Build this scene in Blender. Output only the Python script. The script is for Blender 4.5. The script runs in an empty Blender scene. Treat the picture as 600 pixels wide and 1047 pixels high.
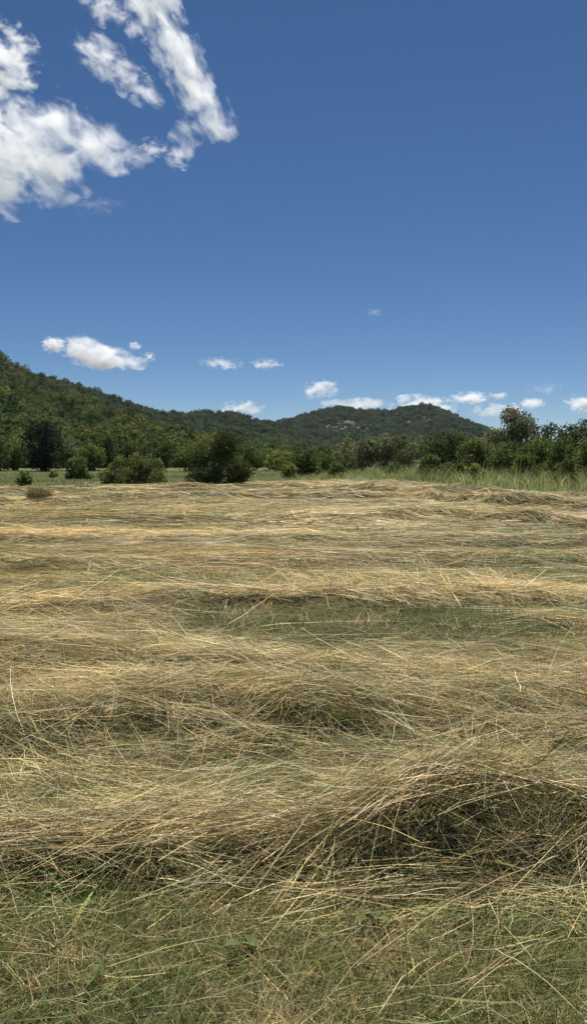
import bpy, bmesh, math, random
import numpy as np
from mathutils import Vector, Matrix

rng = np.random.default_rng(11)
random.seed(11)
scene = bpy.context.scene
COL = scene.collection
R = math.radians

# ------------------------------------------------------------------ camera
FPX = 786.0                      # focal length in photo pixels (photo 600 x 1047)
PITCH = R(4.04)
EYE = 1.6
cam_d = bpy.data.cameras.new('camera'); cam = bpy.data.objects.new('camera', cam_d)
COL.objects.link(cam); scene.camera = cam
cam.location = (0, 0, EYE); cam.rotation_euler = (R(90) - PITCH, 0, 0)
cam_d.sensor_fit = 'VERTICAL'; cam_d.sensor_height = 24.0
cam_d.lens = 24.0 * FPX / 1047.0
cam_d.clip_start = 0.05; cam_d.clip_end = 100000

# ------------------------------------------------------------------ light
SUN_EL, SUN_AZ = R(64), R(10)     # azimuth clockwise from +Y (straight ahead)
world = bpy.data.worlds.new('World'); scene.world = world; world.use_nodes = True
nt = world.node_tree; nt.nodes.clear()
sky = nt.nodes.new('ShaderNodeTexSky'); sky.sky_type = 'NISHITA'; sky.sun_disc = False
sky.sun_elevation = SUN_EL; sky.sun_rotation = SUN_AZ
sky.altitude = 1900; sky.air_density = 0.85; sky.dust_density = 0.0; sky.ozone_density = 5.0
bg = nt.nodes.new('ShaderNodeBackground'); bg.inputs['Strength'].default_value = 0.05
wo = nt.nodes.new('ShaderNodeOutputWorld')
hsv = nt.nodes.new('ShaderNodeHueSaturation'); hsv.inputs['Saturation'].default_value = 1.12
nt.links.new(sky.outputs[0], hsv.inputs['Color']); nt.links.new(hsv.outputs[0], bg.inputs[0]); nt.links.new(bg.outputs[0], wo.inputs[0])
sl = bpy.data.lights.new('sun', 'SUN'); sl.energy = 5.0; sl.angle = R(0.53); sl.color = (1.0, 0.955, 0.88)
sun = bpy.data.objects.new('sun', sl); COL.objects.link(sun)
sdir = Vector((math.sin(SUN_AZ) * math.cos(SUN_EL), math.cos(SUN_AZ) * math.cos(SUN_EL), math.sin(SUN_EL)))
sun.rotation_euler = sdir.to_track_quat('Z', 'Y').to_euler(); sun.location = (0, 0, 60)

scene.view_settings.view_transform = 'Standard'; scene.view_settings.look = 'None'
scene.view_settings.gamma = 1.0; scene.view_settings.exposure = 0.55
scene.view_settings.use_curve_mapping = False
scene.render.engine = 'CYCLES'
cy = scene.cycles
cy.use_denoising = True; cy.denoiser = 'OPENIMAGEDENOISE'; cy.denoising_input_passes = 'RGB_ALBEDO_NORMAL'
cy.max_bounces = 8; cy.diffuse_bounces = 2; cy.glossy_bounces = 2; cy.transmission_bounces = 4
cy.volume_bounces = 5; cy.transparent_max_bounces = 8
cy.use_adaptive_sampling = True; cy.adaptive_threshold = 0.01
cy.volume_step_rate = 1.0; cy.volume_max_steps = 256
scene.render.use_persistent_data = False

# ------------------------------------------------------------------ helpers
def tag(o, label=None, cat=None, group=None, kind=None):
    if label: o['label'] = label
    if cat: o['category'] = cat
    if group: o['group'] = group
    if kind: o['kind'] = kind
    return o

def link(name, data, parent=None):
    o = bpy.data.objects.new(name, data); COL.objects.link(o)
    if parent is not None: o.parent = parent
    return o

def empty(name, loc=(0, 0, 0)):
    o = link(name, None); o.location = loc; o.empty_display_size = 0.2
    return o

def mesh_np(name, V, loops, starts, mat, cols=None, smooth=False):
    """fast mesh from arrays; cols = one RGB per vertex"""
    me = bpy.data.meshes.new(name)
    V = np.asarray(V, dtype=np.float32).reshape(-1, 3)
    loops = np.asarray(loops, dtype=np.int32).ravel(); starts = np.asarray(starts, dtype=np.int32)
    me.vertices.add(len(V)); me.vertices.foreach_set('co', V.ravel())
    me.loops.add(len(loops)); me.loops.foreach_set('vertex_index', loops)
    me.polygons.add(len(starts)); me.polygons.foreach_set('loop_start', starts)
    if cols is not None:
        a = me.attributes.new('Col', 'FLOAT_COLOR', 'POINT')
        c4 = np.ones((len(V), 4), dtype=np.float32); c4[:, :3] = cols
        a.data.foreach_set('color', c4.ravel())
    me.update(calc_edges=True)
    if smooth: me.polygons.foreach_set('use_smooth', np.ones(len(starts), dtype=bool))
    if mat: me.materials.append(mat)
    return me

def _hash(ix, iy, seed):
    h = (ix.astype(np.int64) * 374761393 + iy.astype(np.int64) * 668265263 + seed * 1442695041) & 0xffffffff
    h = ((h ^ (h >> 13)) * 1274126177) & 0xffffffff
    h = h ^ (h >> 16)
    return (h & 0xffff) / 65535.0

def vnoise(x, y, seed=0):
    x = np.asarray(x, float); y = np.asarray(y, float)
    ix = np.floor(x); iy = np.floor(y); fx = x - ix; fy = y - iy
    fx = fx * fx * (3 - 2 * fx); fy = fy * fy * (3 - 2 * fy)
    a = _hash(ix, iy, seed); b = _hash(ix + 1, iy, seed); c = _hash(ix, iy + 1, seed); d = _hash(ix + 1, iy + 1, seed)
    return a + (b - a) * fx + (c - a) * fy + (a - b - c + d) * fx * fy

def fbm(x, y, seed=0, octv=4):
    s = 0; amp = 0.5; tot = 0
    for i in range(octv):
        s = s + amp * vnoise(x * 2 ** i + 17.3 * i, y * 2 ** i - 9.1 * i, seed + i); tot += amp; amp *= 0.5
    return s / tot

def sstep(a, b, x):
    t = np.clip((x - a) / (b - a), 0, 1); return t * t * (3 - 2 * t)

def ground_at(px, py, z=0.0):
    """where the sight line through a photo pixel meets height z: x, y"""
    cx = (px - 300.0) / FPX; cz = (523.5 - py) / FPX
    dy = math.cos(PITCH) + cz * math.sin(PITCH); dz = -math.sin(PITCH) + cz * math.cos(PITCH)
    t = (z - EYE) / dz
    return cx * t, dy * t

def at_dist(px, py, y):
    cx = (px - 300.0) / FPX; cz = (523.5 - py) / FPX
    dy = math.cos(PITCH) + cz * math.sin(PITCH); dz = -math.sin(PITCH) + cz * math.cos(PITCH)
    t = y / dy
    return Vector((cx * t, y, EYE + dz * t))

# ------------------------------------------------------------------ materials
def new_mat(name):
    m = bpy.data.materials.new(name); m.use_nodes = True
    m.node_tree.nodes.clear()
    return m, m.node_tree.nodes, m.node_tree.links

def strand_mat(name, rough=0.5, spec=0.35, trans=0.25, randv=0.0, grain=None):
    m, N, L = new_mat(name)
    at = N.new('ShaderNodeAttribute'); at.attribute_name = 'Col'
    out = N.new('ShaderNodeOutputMaterial')
    p = N.new('ShaderNodeBsdfPrincipled'); p.inputs['Roughness'].default_value = rough
    p.inputs['Specular IOR Level'].default_value = spec
    col = at.outputs['Color']
    if randv:
        oi = N.new('ShaderNodeObjectInfo'); hs = N.new('ShaderNodeHueSaturation')
        mr = N.new('ShaderNodeMapRange'); mr.inputs[3].default_value = 1 - randv; mr.inputs[4].default_value = 1 + randv
        L.new(oi.outputs['Random'], mr.inputs[0]); L.new(mr.outputs[0], hs.inputs['Value'])
        wn = N.new('ShaderNodeTexWhiteNoise'); wn.noise_dimensions = '1D'
        L.new(oi.outputs['Random'], wn.inputs['W'])
        mr2 = N.new('ShaderNodeMapRange'); mr2.inputs[3].default_value = 0.47; mr2.inputs[4].default_value = 0.53
        L.new(wn.outputs['Value'], mr2.inputs[0]); L.new(mr2.outputs[0], hs.inputs['Hue'])
        L.new(col, hs.inputs['Color']); col = hs.outputs['Color']
    if grain:
        tc = N.new('ShaderNodeTexCoord'); nz = N.new('ShaderNodeTexNoise'); nz.inputs['Scale'].default_value = grain
        nz.inputs['Detail'].default_value = 2
        L.new(tc.outputs['Object'], nz.inputs['Vector'])
        mr = N.new('ShaderNodeMapRange'); mr.inputs[1].default_value = 0.3; mr.inputs[2].default_value = 0.7
        mr.inputs[3].default_value = 0.72; mr.inputs[4].default_value = 1.22
        L.new(nz.outputs['Fac'], mr.inputs[0])
        hs = N.new('ShaderNodeHueSaturation'); L.new(mr.outputs[0], hs.inputs['Value']); L.new(col, hs.inputs['Color'])
        col = hs.outputs['Color']
    L.new(col, p.inputs['Base Color'])
    t = N.new('ShaderNodeBsdfTranslucent'); L.new(col, t.inputs['Color'])
    mx = N.new('ShaderNodeMixShader'); mx.inputs[0].default_value = trans
    L.new(p.outputs[0], mx.inputs[1]); L.new(t.outputs[0], mx.inputs[2]); L.new(mx.outputs[0], out.inputs[0])
    return m

M_STRAW = strand_mat('straw', 0.5, 0.26, 0.18, grain=6)
M_GRASS = strand_mat('green_grass', 0.6, 0.15, 0.45)
M_LEAF = strand_mat('leaf', 0.7, 0.08, 0.42)
M_FOREST = strand_mat('forest_leaf', 0.75, 0.05, 0.4, randv=0.3)
M_STEM = strand_mat('dry_stem', 0.4, 0.4, 0.1, grain=20)

def surface_mat(name, scale_vec, lo, hi, rough=0.9, bump=0.4, fine=None):
    """vertex colour broken up by stretched noise, with relief"""
    m, N, L = new_mat(name)
    at = N.new('ShaderNodeAttribute'); at.attribute_name = 'Col'
    tc = N.new('ShaderNodeTexCoord'); mp = N.new('ShaderNodeMapping'); mp.inputs['Scale'].default_value = scale_vec
    L.new(tc.outputs['Object'], mp.inputs[0])
    nz = N.new('ShaderNodeTexNoise'); nz.inputs['Scale'].default_value = 1; nz.inputs['Detail'].default_value = 6
    nz.inputs['Roughness'].default_value = 0.65; nz.inputs['Distortion'].default_value = 0.6
    L.new(mp.outputs[0], nz.inputs['Vector'])
    mr = N.new('ShaderNodeMapRange'); mr.inputs[1].default_value = 0.3; mr.inputs[2].default_value = 0.7
    mr.inputs[3].default_value = lo; mr.inputs[4].default_value = hi
    L.new(nz.outputs['Fac'], mr.inputs[0])
    hs = N.new('ShaderNodeHueSaturation'); L.new(mr.outputs[0], hs.inputs['Value']); L.new(at.outputs['Color'], hs.inputs['Color'])
    p = N.new('ShaderNodeBsdfPrincipled'); p.inputs['Roughness'].default_value = rough
    p.inputs['Specular IOR Level'].default_value = 0.15
    L.new(hs.outputs[0], p.inputs['Base Color'])
    bp = N.new('ShaderNodeBump'); bp.inputs['Strength'].default_value = bump; bp.inputs['Distance'].default_value = 0.05
    L.new(nz.outputs['Fac'], bp.inputs['Height']); L.new(bp.outputs[0], p.inputs['Normal'])
    out = N.new('ShaderNodeOutputMaterial'); L.new(p.outputs[0], out.inputs[0])
    return m

M_GROUND = surface_mat('field_soil', (9, 22, 10), 0.55, 1.45)
M_CORE = surface_mat('matted_hay', (14, 60, 40), 0.55, 1.4, bump=0.8)
M_HILL = surface_mat('hill_soil', (0.2, 0.2, 0.2), 0.6, 1.4)
M_BARK = surface_mat('bark', (9, 9, 2), 0.6, 1.4, bump=0.7)
M_ROCK = surface_mat('limestone', (0.6, 0.6, 0.6), 0.75, 1.2, bump=0.6)

# ------------------------------------------------------------------ the lie of the land
def gh(x, y):
    x = np.asarray(x, float); y = np.asarray(y, float)
    d = np.sqrt(x * x + y * y)
    return (fbm(x * 0.9, y * 0.9, 3) - 0.5) * 0.09 * sstep(80, 5, d) + (fbm(x * 0.12, y * 0.12, 5, 3) - 0.5) * 0.25 * sstep(3, 18, d) * sstep(140, 60, d) \
        + (fbm(x * .5, y * 1.9, 6, 2) - .5) * .11 * sstep(4, 8, d) * sstep(30, 16, d) + (fbm(x * .16, y * .6, 7, 3) - .5) * .22 * sstep(10, 20, d) * sstep(70, 45, d)

# Windrows: crest points (photo pixel, height above the field), front/back width, lumpiness
ROWS = [
 dict(pts=[(-260, 850, .045, .6), (-60, 842, .05, .6), (60, 838, .05, .5), (98, 852, .06, .4), (114, 864, .09, .09), (164, 866, .09, .09), (184, 852, .06, .4), (260, 838, .06, .5), (330, 830, .11, .5), (385, 818, .19, .36), (440, 803, .25, .34), (500, 798, .26, .32), (560, 800, .26, .3), (630, 815, .24, .34), (760, 840, .18, .4)],
      wf=.40, wb=.85, lump=.6, label='nearest hay windrow with an arched hollow mound at its right', seed=21),
 dict(pts=[(-260, 742, .10, .5), (-60, 730, .12, .5), (60, 718, .14, .5), (160, 704, .18, .5), (240, 699, .19, .42), (300, 703, .22, .3), (340, 705, .20, .3), (400, 707, .15, .45), (520, 705, .14, .5), (640, 698, .11, .5), (860, 700, .1, .5)],
      wf=.45, wb=.9, lump=.4, label='bushy hay windrow with brown shadowed front behind the nearest one', seed=22),
 dict(pts=[(-260, 634, .20), (-60, 640, .22), (20, 650, .16), (70, 658, .09), (150, 663, .08), (300, 673, .08), (450, 686, .08), (640, 698, .09), (860, 712, .08)],
      wf=.8, wb=.45, lump=.5, label='pale silvery hay windrow sloping down to the right below the green patch', seed=23),
 dict(pts=[(-260, 622, .10), (-60, 614, .08), (100, 608, .10), (250, 606, .09), (400, 605, .09), (560, 608, .08), (860, 612, .08)],
      wf=.6, wb=1.1, lump=.6, label='golden hay windrow just beyond the large green patch', seed=24),
 dict(pts=[(-260, 577, .12), (-60, 574, .09), (150, 574, .1), (300, 570, .08), (450, 568, .1), (860, 566, .09)],
      wf=.8, wb=1.2, lump=.5, label='low flat hay windrow halfway across the field', seed=25),
 dict(pts=[(-260, 551, .12), (100, 547, .16), (300, 546, .14), (450, 544, .2), (600, 548, .16), (860, 552, .14)],
      wf=1.0, wb=1.4, lump=.6, label='thin tan hay windrow past the middle of the field', seed=26),
 dict(pts=[(-260, 530, .14), (100, 527, .14), (300, 526, .18), (380, 525, .16), (440, 521, .2), (520, 524, .22), (640, 532, .2), (860, 540, .2)],
      wf=.9, wb=1.0, lump=.6, label='hay windrow in front of the last row, lumpy at the right', seed=27),
 dict(pts=[(-160, 513, .2), (60, 507, .3), (150, 504, .28), (250, 502, .26), (350, 501, .3), (430, 503, .3), (500, 505, .4), (560, 508, .4), (660, 513, .34), (860, 522, .3)],
      wf=.8, wb=.9, lump=.55, label='last raised row of rumpled hay before the bushes', seed=28),
 dict(pts=[(-160, 503, .15), (60, 499, .2), (200, 496, .25), (300, 494, .25), (400, 496, .28), (480, 498, .3), (560, 503, .2), (700, 510, .2)],
      wf=.9, wb=.9, lump=.6, label='thin farthest strip of hay along the field edge', seed=29),
]
for r in ROWS:
    P = np.array([ground_at(q[0], q[1], q[2]) + (q[2], q[3] if len(q) > 3 else r['wf']) for q in r['pts']])
    P = P[np.argsort(P[:, 0])]
    r['X'], r['Y'], r['H'], r['WF'] = P[:, 0], P[:, 1], P[:, 2], P[:, 3]

def row_h(r, x, y):
    yc = np.interp(x, r['X'], r['Y']); hc = np.interp(x, r['X'], r['H'])
    sc = max(0.25, r['wf'])
    n = fbm(x / (sc * 1.5), y / (sc * 1.5), r['seed'], 3)
    yc = yc + (fbm(x / (sc * 1.2), y * 0 + 3.3, r['seed'] + 9, 3) - 0.5) * r['wf'] * (1.1 if r['seed'] < 26 else .4)
    hc = hc * (1 + r['lump'] * (n - 0.5) * 2.0)
    t = y - yc
    wf = np.interp(x, r['X'], r['WF'])
    k = np.where(t < 0, np.clip(1 + t / wf, 0, 1), np.clip(1 - t / r['wb'], 0, 1))
    k = np.where(t < 0, k ** 0.75, k)
    k = k * k * (3 - 2 * k)
    span = sstep(r['X'][0], r['X'][0] + 0.6, x) * sstep(r['X'][-1], r['X'][-1] - 0.6, x)
    return np.maximum(hc, 0.02) * k * span

def rows_h(x, y):
    best = np.zeros_like(x, dtype=float); idx = np.full(np.shape(x), -1)
    for i, r in enumerate(ROWS):
        h = row_h(r, x, y)
        m = h > np.maximum(best, 0.03)
        idx = np.where(m, i, idx); best = np.maximum(best, h)
    return best, idx

def H(x, y):
    return gh(x, y) + rows_h(x, y)[0]

def row_slope(i, x):
    r = ROWS[i]
    return np.arctan2(np.interp(x + .3, r['X'], r['Y']) - np.interp(x - .3, r['X'], r['Y']), 0.6)

# green openings between the rows: centre pixel and half extents in pixels
GREEN = [(345, 636, 195, 32, 1.0), (490, 704, 165, 15, .95), (60, 606, 70, 10, .5), (500, 652, 140, 20, .9), (30, 772, 80, 24, .8), (120, 765, 90, 16, .6), (250, 785, 90, 13, .55), (90, 690, 80, 8, .5),
         (300, 585, 60, 5, .4), (540, 583, 70, 7, .8), (470, 540, 130, 5, .5), (150, 655, 80, 8, .4), (60, 560, 80, 4, .5), (180, 505, 400, 2.5, .4), (550, 625, 120, 10, .6),
         (380, 557, 90, 4, .5), (150, 590, 90, 4, .5)]
GE = []
for cx, cy_, rx, ry, s in GREEN:
    x0, y0 = ground_at(cx, cy_); _, ya = ground_at(cx, cy_ - ry); _, yb = ground_at(cx, cy_ + ry)
    xr = ground_at(cx + rx, cy_)[0] - x0
    GE.append((x0, (ya + yb) / 2, xr, (ya - yb) / 2, s))
EDGE = np.array([ground_at(px, py) for px, py in [(-300, 878), (0, 884), (130, 892), (250, 908), (330, 930), (450, 942), (600, 938), (900, 930)]])
FAR = np.array([(-200, 60), (-60, 41), (-20, 41), (-13, 42), (-7, 46), (-3, 50), (0, 53), (4, 55), (7, 51), (9, 46), (11, 39), (12, 32), (14, 27), (60, 12)])   # where the mown field ends

def far_edge(x):
    return np.interp(x, FAR[:, 0], FAR[:, 1]) + (fbm(np.asarray(x, float) * .4, np.asarray(x, float) * 0 + 2.5, 35, 3) - .5) * 6

def green_amt(x, y):
    g = np.zeros_like(x, dtype=float)
    n = fbm(x * 1.1, y * 1.1, 31, 4)
    for x0, y0, rx, ry, s in GE:
        d = np.sqrt(((x - x0) / rx) ** 2 + ((y - y0) / ry) ** 2) + (n - .5) * 1.1
        g = np.maximum(g, s * sstep(1.15, 0.6, d))
    e = np.interp(x, EDGE[:, 0], EDGE[:, 1])
    g = np.maximum(g, sstep(e + .12, e - .25, y + (n - .5) * .35))
    st = fbm(x * 0.16, y * 1.0, 33, 4)             # streaks across the field
    rf = np.clip(rows_h(x, y)[0] / .09, 0, 1)
    g = np.maximum(g, 0.85 * sstep(.46, .6, st) * sstep(4.0, 6, y) * (1 - .75 * rf))
    g = np.maximum(g, sstep(0, 1.5, y - far_edge(x)))
    return g

# ------------------------------------------------------------------ ground
ys = np.concatenate([np.linspace(-30, 1.2, 14)[:-1], np.geomspace(1.2, 60, 300), np.geomspace(60, 6000, 50)[1:]])
u = np.linspace(-1, 1, 281)
xs = 6.0 * np.sinh(u * 7.6)
XX, YY = np.meshgrid(xs, ys)
ZZ = gh(XX, YY)
ga = green_amt(XX, YY)
nn = fbm(XX * 2.2, YY * 2.2, 41, 4)[..., None]
hayc = np.array([.19, .15, .072]) * (.5 + .5 * sstep(6, 16, YY))[..., None] * (0.8 + 0.4 * nn)  # under-hay ground darkened, most nearby: shade beneath the strands put into the colour
grc = np.array([.045, .044, .017]) * (0.6 + 0.8 * nn) + np.array([.06, .045, .022]) * sstep(.45, .65, fbm(XX * .8, YY * .8, 43))[..., None]
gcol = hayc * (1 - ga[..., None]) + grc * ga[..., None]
out_field = sstep(0, 2, YY - far_edge(XX))[..., None]
gcol = gcol * (1 - out_field) + np.array([.088, .105, .036]) * (0.7 + .6 * nn) * out_field
def grid_mesh(name, XX, YY, ZZ, mat, cols, keep=None):
    ny, nx = XX.shape
    V = np.stack([XX, YY, ZZ], -1).reshape(-1, 3)
    i = np.arange(ny * nx).reshape(ny, nx)
    q = np.stack([i[:-1, :-1], i[:-1, 1:], i[1:, 1:], i[1:, :-1]], -1)
    if keep is not None:
        kq = keep[:-1, :-1] | keep[:-1, 1:] | keep[1:, 1:] | keep[1:, :-1]
        q = q[kq]
    q = q.reshape(-1, 4)
    used, inv = np.unique(q, return_inverse=True)
    q = inv.reshape(-1, 4)
    return mesh_np(name, V[used], q, np.arange(len(q)) * 4, mat, cols.reshape(-1, 3)[used], smooth=True)
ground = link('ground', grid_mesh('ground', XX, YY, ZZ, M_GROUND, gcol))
tag(ground, 'mown field of brown and green stubble stretching to the hills', 'field', kind='structure')

# ------------------------------------------------------------------ hills and their woods
def make_crown_mesh(name, n, leaf, seed, flat=0.8, col=(.06, .085, .028)):
    g = np.random.default_rng(seed)
    k = 12
    cc = g.normal(size=(k, 3)); cc /= np.linalg.norm(cc, axis=1)[:, None]
    cc *= g.uniform(.35, .72, (k, 1)); cc[:, 2] = cc[:, 2] * flat + .1
    cr = g.uniform(.28, .48, k)
    w = g.integers(0, k, n)
    d = g.normal(size=(n, 3)); d /= np.linalg.norm(d, axis=1)[:, None]
    P = cc[w] + d * (cr[w] * g.uniform(.6, 1.08, n) )[:, None]
    nrm = d * .8 + g.normal(size=(n, 3)) * .6
    c = np.array(col) * g.uniform(.7, 1.35, (n, 1)) * g.uniform(.8, 1.2, k)[w][:, None]
    return leaf_quads(name, P, nrm, np.full(n, leaf) * g.uniform(.6, 1.3, n), c, g, M_FOREST)

def leaf_quads(name, P, nrm, size, cols, g, mat, aspect=0.6):
    n = len(P)
    nrm = nrm / (np.linalg.norm(nrm, axis=1)[:, None] + 1e-9)
    a = g.normal(size=(n, 3)); uu = np.cross(nrm, a); uu /= (np.linalg.norm(uu, axis=1)[:, None] + 1e-9)
    vv = np.cross(nrm, uu)
    s = size[:, None]
    V = np.stack([P - uu * s * .5, P - vv * s * aspect * .5 + nrm * s * .06, P + uu * s * .5, P + vv * s * aspect * .5 + nrm * s * .06], 1)
    return mesh_np(name, V.reshape(-1, 3), np.arange(4 * n), np.arange(n) * 4, mat, np.repeat(cols, 4, 0))

protos = bpy.data.collections.new('crown_library'); protos_c = bpy.data.collections.new('scrub_library')
for i in range(4):
    o = bpy.data.objects.new('forest_crown', make_crown_mesh('forest_crown', 1100, .15, 60 + i,
            col=[(.094, .126, .040), (.115, .142, .042), (.066, .10, .036), (.135, .152, .045)][i])); protos.objects.link(o)
    o = bpy.data.objects.new('scrub_crown', make_crown_mesh('scrub_crown', 260, .3, 70 + i,
            col=[(.064, .092, .042), (.07, .096, .042), (.054, .082, .042), (.078, .10, .044)][i])); protos_c.objects.link(o)

def scatter_stuff(name, pts, scl, coll, label, cat):
    me = bpy.data.meshes.new(name); n = len(pts)
    me.vertices.add(n); me.vertices.foreach_set('co', np.asarray(pts, np.float32).ravel())
    a = me.attributes.new('scl', 'FLOAT_VECTOR', 'POINT'); a.data.foreach_set('vector', np.asarray(scl, np.float32).ravel())
    a = me.attributes.new('rotz', 'FLOAT', 'POINT'); a.data.foreach_set('value', rng.uniform(0, 6.28, n).astype(np.float32))
    a = me.attributes.new('pick', 'INT', 'POINT'); a.data.foreach_set('value', rng.integers(0, 4, n).astype(np.int32))
    o = link(name, me)
    ng = bpy.data.node_groups.new(name, 'GeometryNodeTree')
    ng.interface.new_socket('Geometry', in_out='INPUT', socket_type='NodeSocketGeometry')
    ng.interface.new_socket('Geometry', in_out='OUTPUT', socket_type='NodeSocketGeometry')
    N, L = ng.nodes, ng.links
    gi, go = N.new('NodeGroupInput'), N.new('NodeGroupOutput')
    ci = N.new('GeometryNodeCollectionInfo'); ci.inputs['Collection'].default_value = coll
    ci.inputs['Separate Children'].default_value = True; ci.inputs['Reset Children'].default_value = True
    ip = N.new('GeometryNodeInstanceOnPoints'); ip.inputs['Pick Instance'].default_value = True
    def attr(nm, ty):
        k = N.new('GeometryNodeInputNamedAttribute'); k.data_type = ty; k.inputs['Name'].default_value = nm; return k.outputs[0]
    cx = N.new('ShaderNodeCombineXYZ'); L.new(attr('rotz', 'FLOAT'), cx.inputs['Z'])
    L.new(gi.outputs[0], ip.inputs['Points']); L.new(ci.outputs[0], ip.inputs['Instance'])
    L.new(attr('pick', 'INT'), ip.inputs['Instance Index']); L.new(attr('scl', 'FLOAT_VECTOR'), ip.inputs['Scale'])
    L.new(cx.outputs[0], ip.inputs['Rotation']); L.new(ip.outputs[0], go.inputs[0])
    md = o.modifiers.new('scatter', 'NODES'); md.node_group = ng
    tag(o, label, cat, kind='stuff')
    return o

HILLS = [   # skyline pixels, ridge distance, foot distance, tree radius, count, noise
 dict(sky=[(-400, 380), (-120, 392), (0, 400), (40, 405), (80, 417), (120, 429), (160, 440), (220, 450), (300, 457), (420, 464), (700, 468)], D=250, y0=112, tr=3.6, n=1700,
      label='low wooded spur at the left with bright green crowns', wl='dense bright green wood on the low spur at left', lib=0),
 dict(sky=[(-500, 318), (-200, 342), (0, 371), (20, 380), (45, 391), (60, 396), (80, 406), (100, 414), (130, 427), (160, 435), (190, 441), (240, 450), (300, 456), (420, 466)], D=480, y0=200, tr=4.2, n=3200,
      label='tall wooded hill rising to the left edge', wl='dark green wood covering the tall left hill', lib=0),
 dict(sky=[(-200, 372), (0, 378), (40, 388), (60, 392), (100, 403), (130, 415), (160, 423), (190, 428), (240, 440), (300, 455)], D=640, y0=430, tr=4.2, n=3200,
      label='wooded ridge behind the tall left hill', wl='dark green wood on the ridge behind the tall left hill', lib=1),
 dict(sky=[(-100, 440), (120, 432), (160, 426), (190, 426), (215, 422), (245, 423), (270, 430), (290, 434), (330, 442), (400, 455), (470, 466)], D=780, y0=560, tr=4.2, n=5200,
      label='rounded wooded hill in the middle distance', wl='dark scrub wood on the rounded middle hill', lib=1),
 dict(sky=[(100, 452), (230, 440), (270, 431), (300, 425), (325, 420), (345, 416), (372, 423), (395, 423), (415, 418), (432, 416), (450, 422), (475, 434), (497, 446), (520, 455), (570, 463), (700, 467)], D=1150, y0=850, tr=4.2, n=11000,
      label='far hill with a rounded peak and bare pale rocks', wl='low dark scrub covering the far peaked hill', lib=1),
]
def hill_z(hd, x, y):
    px = 300 + x / hd['D'] * FPX
    S = np.array(hd['sky'], float)
    zr = 1.6 + (468 - np.interp(px, S[:, 0], S[:, 1])) / FPX * hd['D'] - hd['tr'] * 0.75
    t = (y - hd['y0']) / (hd['D'] - hd['y0'])
    k = np.where(t < 1, np.clip(t, -.2, 1), np.clip(2 - t, 0, 1))
    k = np.where(k > 0, k * k * (3 - 2 * k) * .45 + k * .55, k)
    n = fbm(x / hd['D'] * 9, y / hd['D'] * 9, 51, 4) - .5
    return np.maximum(zr, -.5) * np.clip(k * (1 + n * .45 * (1 - np.clip(k, 0, 1) ** 2)), -.1, 1) + n * hd['D'] * .012 * k * (zr > 3) + np.where(t < 0, t * 6, 0)
for i, hd in enumerate(HILLS):
    S = np.array(hd['sky'], float)
    x0 = (S[0, 0] - 300) / FPX * hd['D']; x1 = (S[-1, 0] - 300) / FPX * hd['D']
    X, Y = np.meshgrid(np.linspace(x0, x1, 120), np.linspace(hd['y0'] - 10, hd['D'] * 2 - hd['y0'], 80))
    Z = hill_z(hd, X, Y) - 0.3
    n = fbm(X / 40, Y / 40, 55)[..., None]
    c = np.array([.062, .062, .028]) * (.7 + .6 * n)
    o = link('hill', grid_mesh('hill', X, Y, Z, M_HILL, c)); tag(o, hd['label'], 'hill', kind='structure')
    m = hd['n'] * 3
    y = rng.uniform(hd['y0'] - 2, hd['D'] * 1.04 + 5, m); x = rng.uniform(-1, 1, m) * (.46 * y) + 0
    z = hill_z(hd, x, y)
    k = (z > .2) & (x > x0) & (x < x1)
    if i == 4:
        clear = fbm(x / 26, y / 26, 57, 3)
        k &= clear < .68
    x, y, z = x[k][:hd['n']], y[k][:hd['n']], z[k][:hd['n']]
    if i < 2:
        pxx = 300 + x / y * FPX; lim = (260, 330)[i]
        kk = (pxx < lim + 80) & (rng.uniform(0, 1, len(x)) < np.interp(pxx, [lim, lim + 80], [1, .6])); x, y, z, pxx = x[kk], y[kk], z[kk], pxx[kk]
        shrink = np.interp(pxx, [120, 220, 300], [1, .75, .5])
    else: shrink = 1
    n = len(x)
    patch = fbm(x / 30, y / 30, 58, 3)
    s = hd['tr'] * rng.uniform(.5, 1.3, n) * (.7 + .6 * patch) * shrink
    scl = np.stack([s * rng.uniform(.9, 1.15, n), s * rng.uniform(.9, 1.15, n), s * rng.uniform(.85, 1.3, n)], -1)
    pts = np.stack([x, y, z + s * .55], -1)
    scatter_stuff('forest', pts, scl, protos if hd['lib'] == 0 else protos_c, hd['wl'], 'forest')

# rock outcrops on the far hill
def rock_mesh(s, seed):
    g = random.Random(seed); bm = bmesh.new(); bmesh.ops.create_icosphere(bm, subdivisions=2, radius=1)
    ax = [Vector((g.gauss(0, 1), g.gauss(0, 1), g.gauss(0, 1))).normalized() for _ in range(9)]
    cut = [g.uniform(.6, .9) for _ in ax]
    for v in bm.verts:
        for a, c in zip(ax, cut):
            d = v.co.dot(a)
            if d > c: v.co -= a * (d - c)
        v.co = Vector((v.co.x * s, v.co.y * s * .8, v.co.z * s * .75))
    me = bpy.data.meshes.new('rock'); bm.to_mesh(me); bm.free(); me.materials.append(M_ROCK)
    a = me.attributes.new('Col', 'FLOAT_COLOR', 'POINT')
    a.data.foreach_set('color', np.tile(np.array([.42, .40, .36, 1], np.float32), len(me.vertices)))
    return me
hC = HILLS[4]
def on_hill(hd, px, py):
    for yy in np.arange(hd['y0'], hd['D'], 2.0):
        p = at_dist(px, py, yy)
        if hill_z(hd, np.array([p.x]), np.array([p.y]))[0] >= p.z: return p
    return at_dist(px, py, hd['D'])
rocks = [rock_mesh(1, 90 + i) for i in range(4)]
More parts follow.
